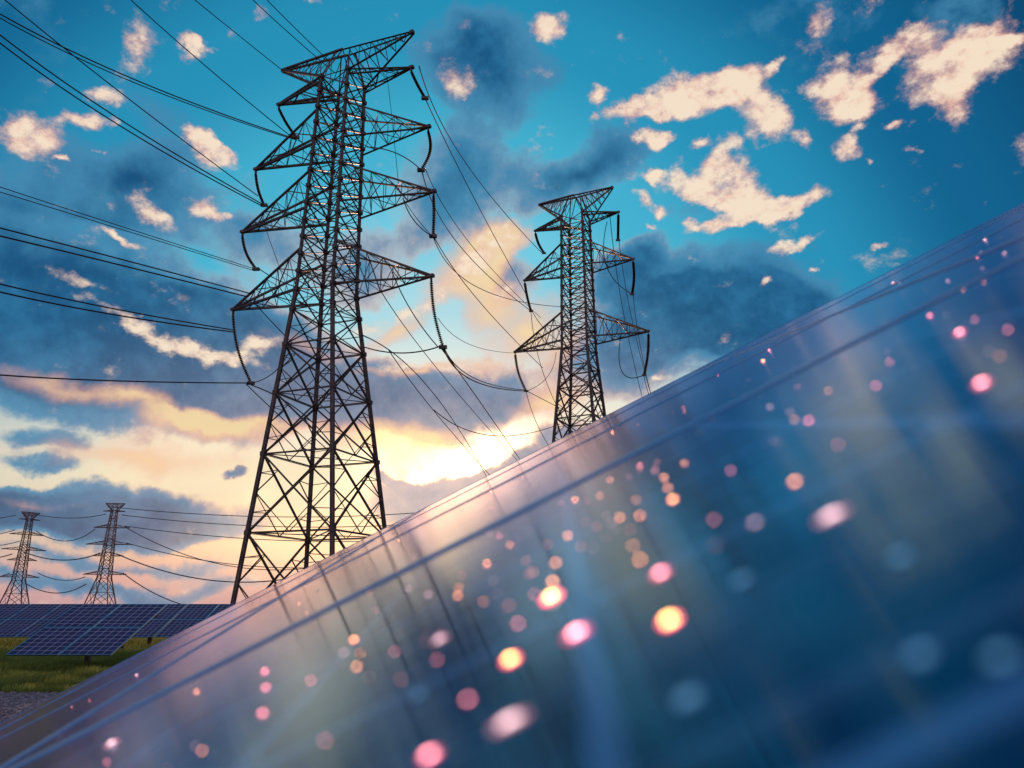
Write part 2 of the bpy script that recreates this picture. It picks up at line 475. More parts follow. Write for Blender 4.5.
def cell_material(name, nx, ny, size, base1, base2, line_col, gap, bus, rough, bumpy, smears=False):
    """solar cells behind glass: cell tint varying from cell to cell, pale gaps and thin busbars, in the module's own coordinates"""
    m = mat(name, base1, rough)
    t = m.node_tree
    P = t.nodes['Principled BSDF']
    co = mn(m, 'ShaderNodeTexCoord')
    sp = mn(m, 'ShaderNodeSeparateXYZ')
    t.links.new(co.outputs['Object'], sp.inputs[0])

    def mm(op, a, b=None, cl=False):
        n = mn(m, 'ShaderNodeMath', operation=op, use_clamp=cl)
        for s, v in ((n.inputs[0], a), (n.inputs[1], b)):
            if v is None:
                continue
            if isinstance(v, bpy.types.NodeSocket):
                t.links.new(v, s)
            else:
                s.default_value = v
        return n.outputs[0]

    ux = mm('MULTIPLY', mm('ADD', mm('DIVIDE', sp.outputs['X'], size[0]), .5), nx)
    uy = mm('MULTIPLY', mm('ADD', mm('DIVIDE', sp.outputs['Y'], size[1]), .5), ny)
    fx, fy = mm('FRACT', ux), mm('FRACT', uy)
    cw, ch = size[0] / nx, size[1] / ny
    ex = mm('MULTIPLY', mm('MINIMUM', fx, mm('SUBTRACT', 1.0, fx)), cw)
    ey = mm('MULTIPLY', mm('MINIMUM', fy, mm('SUBTRACT', 1.0, fy)), ch)
    ln = mm('LESS_THAN', mm('MINIMUM', ex, ey), gap)
    cut = mm('LESS_THAN', mm('ADD', ex, ey), gap * 3.2)
    ln = mm('MAXIMUM', ln, cut)
    b3 = mm('FRACT', mm('MULTIPLY', fy, 3.0))
    bl = mm('LESS_THAN', mm('ABSOLUTE', mm('SUBTRACT', b3, .5)), bus)
    cx = mn(m, 'ShaderNodeCombineXYZ')
    t.links.new(mm('FLOOR', ux), cx.inputs[0])
    t.links.new(mm('FLOOR', uy), cx.inputs[1])
    oi = mn(m, 'ShaderNodeObjectInfo')
    t.links.new(oi.outputs['Random'], cx.inputs[2])
    wn = mn(m, 'ShaderNodeTexWhiteNoise', noise_dimensions='3D')
    t.links.new(cx.outputs[0], wn.inputs['Vector'])
    ns = mn(m, 'ShaderNodeTexNoise')
    ns.inputs['Scale'].default_value = 7
    ns.inputs['Detail'].default_value = 5
    t.links.new(co.outputs['Object'], ns.inputs['Vector'])
    fac = mm('ADD', mm('MULTIPLY', wn.outputs['Value'], .55), mm('MULTIPLY', ns.outputs['Fac'], .5), True)
    m1 = mn(m, 'ShaderNodeMix', data_type='RGBA')
    t.links.new(fac, m1.inputs[0])
    m1.inputs[6].default_value = (*base1, 1)
    m1.inputs[7].default_value = (*base2, 1)
    m2 = mn(m, 'ShaderNodeMix', data_type='RGBA')
    t.links.new(mm('MAXIMUM', ln, mm('MULTIPLY', bl, .6)), m2.inputs[0])
    t.links.new(m1.outputs[2], m2.inputs[6])
    m2.inputs[7].default_value = (*line_col, 1)
    t.links.new(m2.outputs[2], P.inputs['Base Color'])
    # dust film: roughness patches, and rain-wash streaks running along the slope
    mp = mn(m, 'ShaderNodeMapping')
    mp.inputs['Scale'].default_value = (.7, 22, 1)
    t.links.new(co.outputs['Object'], mp.inputs[0])
    n3 = mn(m, 'ShaderNodeTexNoise')
    n3.inputs['Scale'].default_value = 2.2
    n3.inputs['Detail'].default_value = 6
    n3.inputs['Roughness'].default_value = .65
    t.links.new(mp.outputs[0], n3.inputs['Vector'])
    mr = mn(m, 'ShaderNodeMapRange')
    mr.inputs['From Min'].default_value = .3
    mr.inputs['From Max'].default_value = .7
    mr.inputs['To Min'].default_value = rough * (.40 if smears else .7)
    mr.inputs['To Max'].default_value = rough * (2.3 if smears else 1.45)
    t.links.new(n3.outputs['Fac'], mr.inputs[0])
    t.links.new(mr.outputs[0], P.inputs['Roughness'])
    if smears:
        # dried wash marks: thin pale films drawn out along the slope
        mp2 = mn(m, 'ShaderNodeMapping')
        mp2.inputs['Scale'].default_value = (.35, 15, 1)
        t.links.new(co.outputs['Object'], mp2.inputs[0])
        n4 = mn(m, 'ShaderNodeTexNoise')
        n4.inputs['Scale'].default_value = 2.6
        n4.inputs['Detail'].default_value = 7
        n4.inputs['Roughness'].default_value = .7
        t.links.new(mp2.outputs[0], n4.inputs['Vector'])
        mr4 = mn(m, 'ShaderNodeMapRange')
        mr4.inputs['From Min'].default_value = .50
        mr4.inputs['From Max'].default_value = .78
        mr4.inputs['To Max'].default_value = .6
        t.links.new(n4.outputs['Fac'], mr4.inputs[0])
        m4 = mn(m, 'ShaderNodeMix', data_type='RGBA')
        t.links.new(mr4.outputs[0], m4.inputs[0])
        t.links.new(m2.outputs[2], m4.inputs[6])
        m4.inputs[7].default_value = (.22, .42, .62, 1)
        t.links.new(m4.outputs[2], P.inputs['Base Color'])
    if bumpy:
        b = mn(m, 'ShaderNodeBump')
        b.inputs['Strength'].default_value = bumpy
        b.inputs['Distance'].default_value = .002
        t.links.new(n3.outputs['Fac'], b.inputs['Height'])
        t.links.new(b.outputs[0], P.inputs['Normal'])
    return m

# ------------------------------------------------------------------ ground
g = MB()
g.v = [Vector(p) for p in ((-4000, -4000, 0), (4000, -4000, 0), (4000, 6000, 0), (-4000, 6000, 0))]
g.f = [(0, 1, 2, 3)]
ground_mat = mottle(mat('meadow_soil_and_turf', (.05, .06, .02), .95, 0, .1), (.040, .056, .018), (.105, .145, .042), .9, detail=8, bump=.5, bscale=14)
tag(g.build('ground', ground_mat), kind='structure')

gp = MB()
nx = 60
for i in range(nx + 1):
    x = -34 + 44 * i / nx
    gp.v += [Vector((x, 2.0, .004)), Vector((x, 20.0 + .35 * math.sin(x * .9) + .2 * math.sin(x * 2.3), .004))]
gp.f = [(2 * i, 2 * i + 2, 2 * i + 3, 2 * i + 1) for i in range(nx)]
gravel_mat = mottle(mat('grey_gravel', (.12, .13, .15), .9, 0, .2), (.12, .13, .16), (.36, .38, .43), 16, detail=8, bump=.9, bscale=26)
tag(gp.build('gravel_path', gravel_mat), kind='structure')

def scatter_mesh(name, verts, faces, m, label):
    me = bpy.data.meshes.new(name)
    me.from_pydata(verts.tolist(), [], faces.tolist())
    me.materials.append(m)
    me.update()
    o = bpy.data.objects.new(name, me)
    C.objects.link(o)
    tag(o, label, name.replace('_', ' '), kind='stuff')
    return o

# loose stones on the path
ns_ = 9000
ox = np.random.uniform(-19, -6.0, ns_)
oy = np.random.uniform(12.5, 20.5, ns_)
sz = np.random.uniform(.018, .05, ns_)
octv = np.array([(1, 0, 0), (0, 1, 0), (-1, 0, 0), (0, -1, 0), (0, 0, .7), (0, 0, -.5)], float)
octf = np.array([(0, 1, 4), (1, 2, 4), (2, 3, 4), (3, 0, 4), (1, 0, 5), (2, 1, 5), (3, 2, 5), (0, 3, 5)])
an = np.random.uniform(0, 6.28, ns_)
ca, sa = np.cos(an), np.sin(an)
jit = octv[None] * np.random.uniform(.6, 1.3, (ns_, 6, 1))
vx = (jit[:, :, 0] * ca[:, None] - jit[:, :, 1] * sa[:, None]) * sz[:, None] + ox[:, None]
vy = (jit[:, :, 0] * sa[:, None] + jit[:, :, 1] * ca[:, None]) * sz[:, None] + oy[:, None]
vz = jit[:, :, 2] * sz[:, None] + .012
V = np.stack([vx, vy, vz], -1).reshape(-1, 3)
Fc = (octf[None] + 6 * np.arange(ns_)[:, None, None]).reshape(-1, 3)
stone_mat = mottle(mat('loose_stone', (.15, .16, .18), .85, 0, .3), (.10, .11, .14), (.38, .39, .43), 9)
scatter_mesh('gravel', V, Fc, stone_mat, 'loose grey gravel covering the path beside the grass')

# grass blades
def blades(n, x0, x1, y0, y1, hmin, hmax, wd):
    x = np.random.uniform(x0, x1, n)
    y = y0 + (y1 - y0) * np.random.uniform(0, 1, n) ** 1.5
    clump = .5 + .5 * np.sin(x * 1.7 + 2 * np.sin(y * .8)) * np.sin(y * 1.3 + x * .6)
    h = np.random.uniform(hmin, hmax, n) * (.45 + .8 * clump)
    a = np.random.uniform(0, 6.28, n)
    dx, dy = np.cos(a) * wd, np.sin(a) * wd
    lx, ly = np.random.normal(0, .35, n) * h, np.random.normal(0, .35, n) * h
    z0 = np.zeros(n)
    v = np.stack([np.stack([x - dx, y - dy, z0], -1), np.stack([x + dx, y + dy, z0], -1),
                  np.stack([x + dx * .7 + lx * .4, y + dy * .7 + ly * .4, h * .6], -1), np.stack([x + lx, y + ly, h], -1),
                  np.stack([x - dx * .7 + lx * .4, y - dy * .7 + ly * .4, h * .6], -1)], 1).reshape(-1, 3)
    return v
gv = np.concatenate([blades(78000, -26, -1, 19.7, 34, .10, .26, .010), blades(26000, -50, -6, 33, 50, .14, .32, .016)])
nb = len(gv) // 5
gf = (np.array([(0, 1, 2), (0, 2, 4), (4, 2, 3)])[None] + 5 * np.arange(nb)[:, None, None]).reshape(-1, 3)
grass_mat = mottle(mat('grass_blades', (.06, .09, .02), .6, 0, .3), (.12, .19, .035), (.32, .42, .10), .8, detail=8)
gt = grass_mat.node_tree
gpn = gt.nodes['Principled BSDF']
gtr = mn(grass_mat, 'ShaderNodeBsdfTranslucent')
gt.links.new(gpn.inputs['Base Color'].links[0].from_socket, gtr.inputs[0])
gmx = mn(grass_mat, 'ShaderNodeMixShader')
gmx.inputs[0].default_value = .45
gt.links.new(gpn.outputs[0], gmx.inputs[1])
gt.links.new(gtr.outputs[0], gmx.inputs[2])
gt.links.new(gmx.outputs[0], gt.nodes['Material Output'].inputs[0])
scatter_mesh('grass', gv, gf, grass_mat, 'rough green grass growing round the low panel tables')

# ------------------------------------------------------------------ pylons
def body_half(spec, z):
    pr = spec['profile']
    for (z0, a0), (z1, a1) in zip(pr, pr[1:]):
        if z <= z1:
            return a0 + (a1 - a0) * (z - z0) / (z1 - z0)
    return pr[-1][1]

def make_pylon(loc, yaw, spec, m, label, group=None, thick=1.0):
    root = empty('pylon', loc, yaw)
    tag(root, label, 'pylon', group)
    H = spec['body_top']
    k = thick
    corners = ((-1, -1), (1, -1), (1, 1), (-1, 1))
    off = spec.get('offset', (0, 0, 1))
    def P_(s, z):
        q = max(0.0, 1 - z / off[2])
        return Vector((s[0] * body_half(spec, z) + off[0] * q, s[1] * body_half(spec, z) + off[1] * q, z))
    zs = spec['levels']
    for s in corners:
        mb = MB()
        for (z0, _), (z1, _) in zip(spec['profile'], spec['profile'][1:]):
            w = .28 if z0 == 0 else .23
            mb.bar(P_(s, z0), P_(s, z1), w * k * .8, w * k * .8)
            mb.angle(P_(s, z0) * 1.0, P_(s, z1), w * k * .95)
        leg = mb.build('leg', m, root)
        if spec.get('feet', True):
            f = MB()
            p = P_(s, 0)
            f.box(p.x - .55, p.x + .55, p.y - .55, p.y + .55, -.3, .35)
            f.box(p.x - .35, p.x + .35, p.y - .35, p.y + .35, .352, .6)
            f.build('footing', concrete, leg)
    lat = MB()
    for q, (z0, z1) in enumerate(zip(zs, zs[1:])):
        big = (z1 - z0) > 3.0
        w = (.13 if big else .09) * k
        for c in range(4):
            s0, s1 = corners[c], corners[(c + 1) % 4]
            a0, b0, a1, b1 = P_(s0, z0), P_(s1, z0), P_(s0, z1), P_(s1, z1)
            lat.angle(a0, b1, w)
            lat.angle(b0, a1, w)
            if q % 2 == 0 or big:
                lat.angle(a1, b1, w)
            if big and spec.get('fine', True):
                X = (a0 + b1 + b0 + a1) / 4
                wa, wb = (b0 - a0).length, (b1 - a1).length
                X = a0.lerp(b1, wa / (wa + wb))
                for (e, fnt, t) in ((a0, a1, .5), (b0, b1, .5)):
                    mpt = e.lerp(fnt, t)
                    lat.angle(mpt, e.lerp(X, .5), .07 * k)
                    lat.angle(mpt, fnt.lerp(X, .5), .07 * k)
                    lat.angle(e.lerp(fnt, .25), e.lerp(X, .5), .055 * k)
                    lat.angle(e.lerp(fnt, .75), fnt.lerp(X, .5), .055 * k)
                mid = (a0 + b0) / 2
                lat.angle(mid, a0.lerp(X, .5), .06 * k)
                lat.angle(mid, b0.lerp(X, .5), .06 * k)
            elif spec.get('fine', True):
                lat.angle((a0 + a1) / 2, (b0 + b1) / 2, .05 * k)
        # plan bracing
        if q % 2 == 0 or big:
            lat.angle(P_(corners[0], z1), P_(corners[2], z1), .07 * k)
            lat.angle(P_(corners[1], z1), P_(corners[3], z1), .07 * k)
    # gusset plates where the braces meet the legs
    if spec.get('fine', True):
        for z in zs[1:]:
            for s in corners:
                p = P_(s, z)
                lat.box(p.x - .18, p.x + .18, p.y - .19, p.y + .19, z - .16, z + .16)
    lat.build('bracing', m, root)
    for (z, La, dz, nseg) in spec['arms']:
        for sx in (-1, 1):
            a = body_half(spec, z)
            a2 = body_half(spec, z + dz)
            arm = MB()
            tip = Vector((sx * La, 0, z))
            bl = [Vector((sx * a, sy * a, z)) for sy in (-1, 1)]
            tl = [Vector((sx * a2, sy * a2, z + dz)) for sy in (-1, 1)]
            wc = .17 * k
            for p in bl:
                arm.angle(p, tip + Vector((0, 0, -.02)), wc)
            for p in tl:
                arm.angle(p, tip + Vector((0, 0, .10)), wc * .9)
            for i in range(nseg):
                t0, t1 = i / nseg, (i + 1) / nseg
                t1 = min(t1, .97)
                for pa, pb in ((bl[0], bl[1]), (tl[0], tl[1]), (bl[0], tl[0]), (bl[1], tl[1])):
                    A0, A1, B0, B1 = pa.lerp(tip, t0), pa.lerp(tip, t1), pb.lerp(tip, t0), pb.lerp(tip, t1)
                    wl = .07 * k
                    if i % 2 == 0:
                        arm.angle(A0, B1, wl)
                    else:
                        arm.angle(B0, A1, wl)
                    if i:
                        arm.angle(A0, B0, wl * .8)
            # tip plate with its hanging lug
            arm.box(tip.x - .22, tip.x + .22, -.16, .16, z - .10, z + .14)
            arm.box(tip.x - .05, tip.x + .05, -.10, .10, z - .42, z - .102)
            arm.build('cross_arm', m, root)
    # inverted triangular truss across the head
    zt, Lt = spec['top']
    tb = MB()
    a = body_half(spec, H)
    for sx in (-1, 1):
        tip = Vector((sx * Lt, 0, zt))
        for sy in (-1, 1):
            r0 = Vector((sx * a, sy * a, H))
            tb.angle(r0, tip + Vector((0, sy * .12, -.05)), .19 * k)
            u0 = Vector((0, sy * .42, zt + .05))
            tb.angle(u0, tip + Vector((0, sy * .10, .08)), .16 * k)
            tb.angle(r0, Vector((sx * a * .55, sy * .42, zt)), .12 * k)
            tb.angle(r0, u0, .10 * k)
            for i in range(1, 6):
                t0 = i / 6
                lo = r0.lerp(tip, t0)
                hi = Vector((sx * Lt * (i - .5) / 6, sy * .42 * (1 - t0), zt))
                hi2 = Vector((sx * Lt * (i + .5) / 6, sy * .42 * (1 - t0), zt))
                tb.angle(lo, hi, .065 * k)
                tb.angle(lo, hi2, .065 * k)
        for i in range(1, 6):
            t0 = i / 6
            tb.angle(Vector((sx * a, -a, H)).lerp(tip, t0), Vector((sx * a, a, H)).lerp(tip, t0), .06 * k)
            tb.angle(Vector((sx * Lt * t0, -.42 * (1 - t0), zt)), Vector((sx * Lt * t0, .42 * (1 - t0), zt)), .06 * k)
        tb.box(tip.x - .18, tip.x + .18, -.17, .17, zt - .13, zt + .17)
    tb.build('head_truss', m, root)
    return root

def levels(segs):
    out = [0.0]
    for z1, n in segs:
        z0 = out[-1]
        for i in range(1, n + 1):
            out.append(z0 + (z1 - z0) * i / n)
    return out

near_spec = dict(offset=(1.0, .40, 26.4), body_top=46.9, profile=[(0, 4.25), (26.4, 1.72), (46.9, 1.36)],
                 levels=[0, 7.0, 12.8, 17.6, 21.6, 24.6] + [26.4 + 20.5 * i / 13 for i in range(14)],
                 arms=[(26.4, 9.5, 3.7, 6), (33.8, 9.45, 3.6, 6), (40.0, 8.75, 3.5, 5), (46.4, 6.9, .5, 4)], top=(50.1, 6.8))
T1 = (-15.1, 56.0, 0)
YAW1 = math.radians(-21.0)
make_pylon(T1, YAW1, near_spec, steel, 'tall dark lattice pylon nearest the camera, with four pairs of cross arms')

mid_spec = dict(body_top=56.6, profile=[(0, 4.7), (36.0, 1.85), (56.6, 1.62)],
                levels=[0, 8, 15, 21, 26, 30.2, 33.4, 36.0] + [36.0 + 20.6 * i / 13 for i in range(1, 14)],
                arms=[(37.3, 9.9, 4.2, 6), (48.3, 8.3, 3.9, 5), (56.1, 6.5, .5, 4)], top=(60.3, 5.75))
T2 = (9.4, 98.0, 0)
YAW2 = math.radians(-25.5)
make_pylon(T2, YAW2, mid_spec, steel, 'second dark lattice pylon rising behind the big panel, with three pairs of cross arms', thick=1.25)

far_spec = dict(body_top=46.5, profile=[(0, 5.6), (14.0, 2.5), (46.5, 1.15)], feet=True, fine=False,
                levels=[0, 7.5, 14, 18.5, 22.5, 26.2, 29.5, 32.6, 35.4, 38.0, 40.3, 42.5, 44.5, 46.5],
                arms=[(15.8, 9.6, 1.5, 4), (24.5, 7.0, 1.4, 3), (30.0, 10.6, 1.6, 4), (38.0, 8.2, 1.5, 4), (46.0, 5.0, .4, 3)], top=(49.8, 4.4))
T3p = at(101, 600, 369)
T4p = at(15, 600, 407)
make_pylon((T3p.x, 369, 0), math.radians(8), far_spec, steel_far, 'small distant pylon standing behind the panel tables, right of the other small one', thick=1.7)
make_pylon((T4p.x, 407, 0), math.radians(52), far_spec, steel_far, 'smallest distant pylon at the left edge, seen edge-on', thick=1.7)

# ------------------------------------------------------------------ insulator strings
def tip_of(T, yaw, sx, La, z):
    return Vector((T[0] + sx * La * math.cos(yaw), T[1] + sx * La * math.sin(yaw), z - .42))

def insulator(tip, px, py, label, group, bend=0.0, r=.145):
    d = tip - EYE
    q = ray(px, py)
    end = EYE + q * (d.y / q.y)
    root = empty('insulator_string', tip)
    tag(root, label, 'insulator', group)
    v = end - tip
    n = max(8, int(v.length / .15))
    side = Vector((v.z, 0, -v.x)).normalized() * bend
    pts = []
    for i in range(n * 2 + 1):
        t = i / (n * 2)
        pts.append(v * t + side * math.sin(math.pi * t))
    mb = MB()
    rad = []
    fine = []
    for i in range(n):
        p0, p1 = pts[2 * i], pts[2 * i + 2]
        for t, rr in ((.0, .045), (.22, .05), (.30, r), (.46, r * .9), (.62, .055), (.8, .045)):
            fine.append(p0.lerp(p1, t))
            rad.append(rr)
    mb.tube(fine[3:-3], .1, 9, rad[3:-3])
    mb.build('disc_stack', insul_mat, root)
    cl = MB()
    cl.tube([Vector((0, 0, .05)), fine[4]], .05, 6)
    cl.build('shackle', steel, root)
    cl = MB()
    e = fine[-4]
    cl.tube([e, pts[-1] - v.normalized() * .05], .06, 6)
    cl.box(pts[-1].x - .30, pts[-1].x + .30, pts[-1].y - .14, pts[-1].y + .14, pts[-1].z - .13, pts[-1].z + .11)
    cl.build('clamp', steel, root)
    return end

G1 = 'insulator strings on the nearest pylon'
G2 = 'insulator strings on the second pylon'
ins = {}
A1 = near_spec['arms']
for key, ai, sx, px, py, bend, lab in (
        ('L1', 0, -1, 251, 383, .35, 'long curved insulator string under the lowest left arm of the nearest pylon'),
        ('L2', 1, -1, 256, 269, .25, 'insulator string under the second-lowest left arm of the nearest pylon'),
        ('L3', 2, -1, 264, 205, .15, 'insulator string under the third left arm up of the nearest pylon'),
        ('L4', 3, -1, 296, 137, .10, 'short insulator string under the topmost left arm of the nearest pylon'),
        ('R1', 0, 1, 443, 347, .20, 'long insulator string slanting from the lowest right arm of the nearest pylon'),
        ('R2', 1, 1, 433, 236, -.05, 'insulator string hanging straight from the second-lowest right arm of the nearest pylon'),
        ('R3', 2, 1, 421, 170, -.45, 'hooked insulator string under the third right arm up of the nearest pylon'),
        ('R4', 3, 1, 425, 98, .05, 'reddish insulator string under the topmost right arm of the nearest pylon')):
    z, La = A1[ai][0], A1[ai][1]
    ins[key] = insulator(tip_of(T1, YAW1, sx, La, z), px, py, lab, G1, bend)
A2 = mid_spec['arms']
for key, ai, sx, px, py, bend, lab in (
        ('l1', 0, -1, 526, 391, .3, 'insulator string under the lowest left arm of the second pylon'),
        ('l2', 1, -1, 531, 311, .1, 'insulator string under the middle left arm of the second pylon'),
        ('l3', 2, -1, 544, 253, .2, 'insulator string under the top left arm of the second pylon'),
        ('r1', 0, 1, 644, 375, -.2, 'insulator string under the lowest right arm of the second pylon'),
        ('r2', 1, 1, 632, 294, -.2, 'insulator string under the middle right arm of the second pylon'),
        ('r3', 2, 1, 618, 240, 0, 'insulator string under the top right arm of the second pylon')):
    z, La = A2[ai][0], A2[ai][1]
    ins[key] = insulator(tip_of(T2, YAW2, sx, La, z), px, py, lab, G2, bend, r=.22)

# ------------------------------------------------------------------ power lines: each a hanging curve through three points of the place
def wire(p0, p1, p2, Y0, Y2, label, r=.045, ext=1.0, group=None, m=None, start=0.0, Y1=None):
    d1 = math.hypot(p1[0] - p0[0], p1[1] - p0[1])
    d2 = math.hypot(p2[0] - p1[0], p2[1] - p1[1])
    tm = d1 / (d1 + d2)
    Ym = Y1 if Y1 is not None else Y0 + (Y2 - Y0) * tm
    a, b, c = at(*p0, Y0), at(*p1, Ym), at(*p2, Y2)
    pts = []
    n = 40
    for i in range(n + 1):
        t = start + (ext - start) * i / n
        l0 = (t - tm) * (t - 1) / (tm * 1.0)
        l1 = t * (t - 1) / (tm * (tm - 1))
        l2 = t * (t - tm) / (1 - tm)
        pts.append(a * l0 + b * l1 + c * l2)
    mb = MB()
    o0 = pts[0].copy()
    mb.tube([p - o0 for p in pts], r, 6)
    o = mb.build('power_line', m or cable_mat, None, True, loc=o0)
    tag(o, label, 'power line', group)
    return o

GL = 'power lines of the near pylons'
def lw(p0, p1, p2, lab, r=.042, Y0=58, Y2=42, ext=1.55):
    wire(p0, p1, p2, Y0, Y2, lab, r, ext, GL)
lw((296, 139), (150, 86), (0, 14), 'thick cable from the topmost left insulator of the nearest pylon to the upper left corner', .05)
lw((296, 140), (150, 89), (0, 18), 'cable just under the thick one sloping to the upper left corner', .04)
lw((258, 196), (125, 96), (5, 0), 'single cable crossing the other sloping cables in the upper left corner', .042)
lw((264, 205), (143, 134), (0, 35), 'upper cable of the steep pair ending at the third left insulator', .05)
lw((264, 207), (140, 138), (0, 43), 'lower cable of the steep pair ending at the third left insulator', .05)
lw((293, 138), (187, 50), (131, 0), 'steep cable leaving the topmost left arm for the top edge', .042, 58, 50)
lw((287, 74), (232, 30), (195, 0), 'steep cable leaving the left tip of the head truss', .038, 58.4, 52)
lw((335, 73), (290, 34), (253, 0), 'left one of two steep cables meeting the middle of the head truss', .038, 56, 51)
lw((330, 62), (295, 28), (267, 0), 'right one of two steep cables meeting the middle of the head truss', .038, 56, 51)
lw((255, 269), (120, 226), (0, 187), 'upper thin cable of the faint pair reaching the second left insulator', .03)
lw((255, 271), (120, 229), (0, 192), 'lower thin cable of the faint pair reaching the second left insulator', .03)
lw((252, 294), (120, 259), (0, 228), 'upper cable of the pair running to the lowest left arm near its tip', .05)
lw((248, 297), (120, 265), (0, 236), 'lower cable of the pair running to the lowest left arm near its tip', .055)
lw((233, 330), (110, 308), (0, 284), 'upper cable of the pair joining the head of the lowest left insulator', .05)
lw((233, 332), (110, 314), (0, 292), 'lower cable of the pair joining the head of the lowest left insulator', .055)
lw((249, 383), (120, 381), (0, 375), 'lone nearly level cable joining the foot of the lowest left insulator', .05)

def rw(p0, p1, p2, lab, r=.045, Y0=53, Y2=100, ext=1.0, start=0.0):
    wire(p0, p1, p2, Y0, Y2, lab, r, ext, GL, None, start)
rw((419, 66), (478, 180), (543, 254), 'long cable from the topmost right arm to the top left insulator of the second pylon', .05, 53.5)
rw((425, 98), (475, 200), (527, 296), 'long cable from the reddish insulator to the middle left arm of the second pylon', .05, 53.5)
rw((422, 171), (465, 252), (531, 311), 'cable from the hooked insulator to the middle left insulator of the second pylon', .05)
rw((425, 168), (472, 246), (541, 318), 'second cable from the hooked insulator, slightly right of its neighbour', .038)
rw((433, 236), (470, 283), (565, 307), 'cable from the straight right insulator flattening out towards the second pylon body', .042)
rw((434, 237), (478, 300), (543, 368), 'cable from the straight right insulator dropping to the lowest left arm of the second pylon', .045)
rw((443, 347), (474, 381), (526, 391), 'thick drooping cable between the lowest insulators of the two pylons', .065, 52.5)
rw((443, 345), (476, 379), (526, 390), 'cable lying just over the thick drooping one between the two pylons', .05, 52.5)
rw((442, 349), (480, 402), (530, 474), 'cable dropping from the lowest right insulator behind the big panel', .06, 52.5, 130, 1.7)
rw((382, 293), (431, 361), (528, 472), 'thin cable passing under the lowest right arm down behind the big panel', .045, 58, 130, 1.7)
rw((362, 335), (389, 350), (483, 470), 'cable leaving the pylon waist and dropping steeply behind the big panel', .05, 56, 110, 1.7)
rw((388, 349), (434, 411), (487, 472), 'twin of the cable that drops steeply from the pylon waist', .045, 57, 110, 1.7)
rw((434, 410), (500, 436), (560, 424), 'slack thin cable sagging across the yellow sky to the second pylon leg', .045, 70, 98)
rw((438, 318), (488, 350), (516, 353), 'thin slack cable ending at the tip of the lowest left arm of the second pylon', .03, 56, 100)
rw((392, 272), (412, 312), (438, 347), 'jumper from under the lowest right arm to the foot of its insulator', .045, 52.8, 52.4)
rw((364, 347), (400, 353), (441, 346), 'level jumper between the pylon body and the foot of the lowest right insulator', .05, 54.5, 52.4)
rw((367, 147), (404, 157), (421, 170), 'short jumper loop ending at the foot of the hooked insulator', .045, 54.2, 52.6)
rw((403, 198), (417, 224), (432, 236), 'short jumper ending at the foot of the straight right insulator', .045, 53.6, 52.4)
rw((404, 200), (418, 220), (431, 235), 'thin jumper beside the foot of the straight right insulator', .03, 53.5, 52.4)
rw((399, 190), (391, 110), (386, 66), 'thin vertical cable behind the upper right arms of the nearest pylon', .028, 60, 62)
rw((251, 385), (280, 398), (330, 442), 'cable from the lowest left insulator running behind the pylon legs', .05, 58, 60)
rw((246, 384), (270, 407), (318, 450), 'second cable from the lowest left insulator running behind the pylon legs', .04, 58, 60)
rw((247, 384), (269, 376), (292, 343), 'looped jumper between the lowest left insulator and the pylon leg', .035, 58, 56.5)
rw((256, 305), (270, 320), (292, 343), 'short jumper from the lowest left arm to the pylon leg', .04, 58, 56.5)
rw((258, 268), (290, 285), (310, 290), 'short cable from the second left insulator into the pylon body', .045, 58, 57)
rw((262, 218), (275, 255), (292, 300), 'thin cable hanging behind the second left arm of the nearest pylon', .028, 60, 60)
rw((298, 140), (312, 148), (324, 152), 'short cable from the topmost left insulator into the pylon body', .04, 57.5, 56)
rw((266, 206), (300, 219), (318, 232), 'short cable from the third left insulator into the pylon body', .045, 57.8, 56)
# beyond the second pylon
rw((531, 312), (541, 366), (562, 416), 'thin cable falling from the middle left insulator of the second pylon', .045, 101, 110, 1.25)
rw((526, 391), (537, 424), (553, 452), 'thin cable falling from the lowest left insulator of the second pylon', .045, 101, 108, 1.3)
rw((532, 311), (560, 342), (585, 352), 'short cable from the middle left insulator into the second pylon body', .05, 101, 98)
rw((527, 391), (552, 404), (572, 414), 'short cable from the lowest left insulator into the second pylon body', .05, 101, 98)
rw((527, 391), (548, 376), (556, 352), 'looped jumper at the lowest left insulator of the second pylon', .04, 101, 99)
rw((610, 216), (622, 305), (646, 412), 'leftmost thin cable falling right of the second pylon', .05, 97, 130, 1.8)
rw((619, 241), (632, 320), (656, 412), 'thin cable falling from the top right insulator of the second pylon', .045, 96, 130, 1.8)
rw((633, 294), (640, 345), (653, 402), 'rightmost thin cable falling from the middle right insulator of the second pylon', .045, 95, 120, 1.8)
rw((607, 222), (616, 282), (632, 294), 'hooked jumper under the middle right arm of the second pylon', .06, 96.5, 94.6)
rw((621, 334), (632, 378), (644, 375), 'hooked jumper under the lowest right arm of the second pylon', .06, 96.5, 94.2)
rw((644, 376), (648, 392), (656, 410), 'short cable falling from the lowest right insulator of the second pylon', .05, 94.2, 110, 1.4)

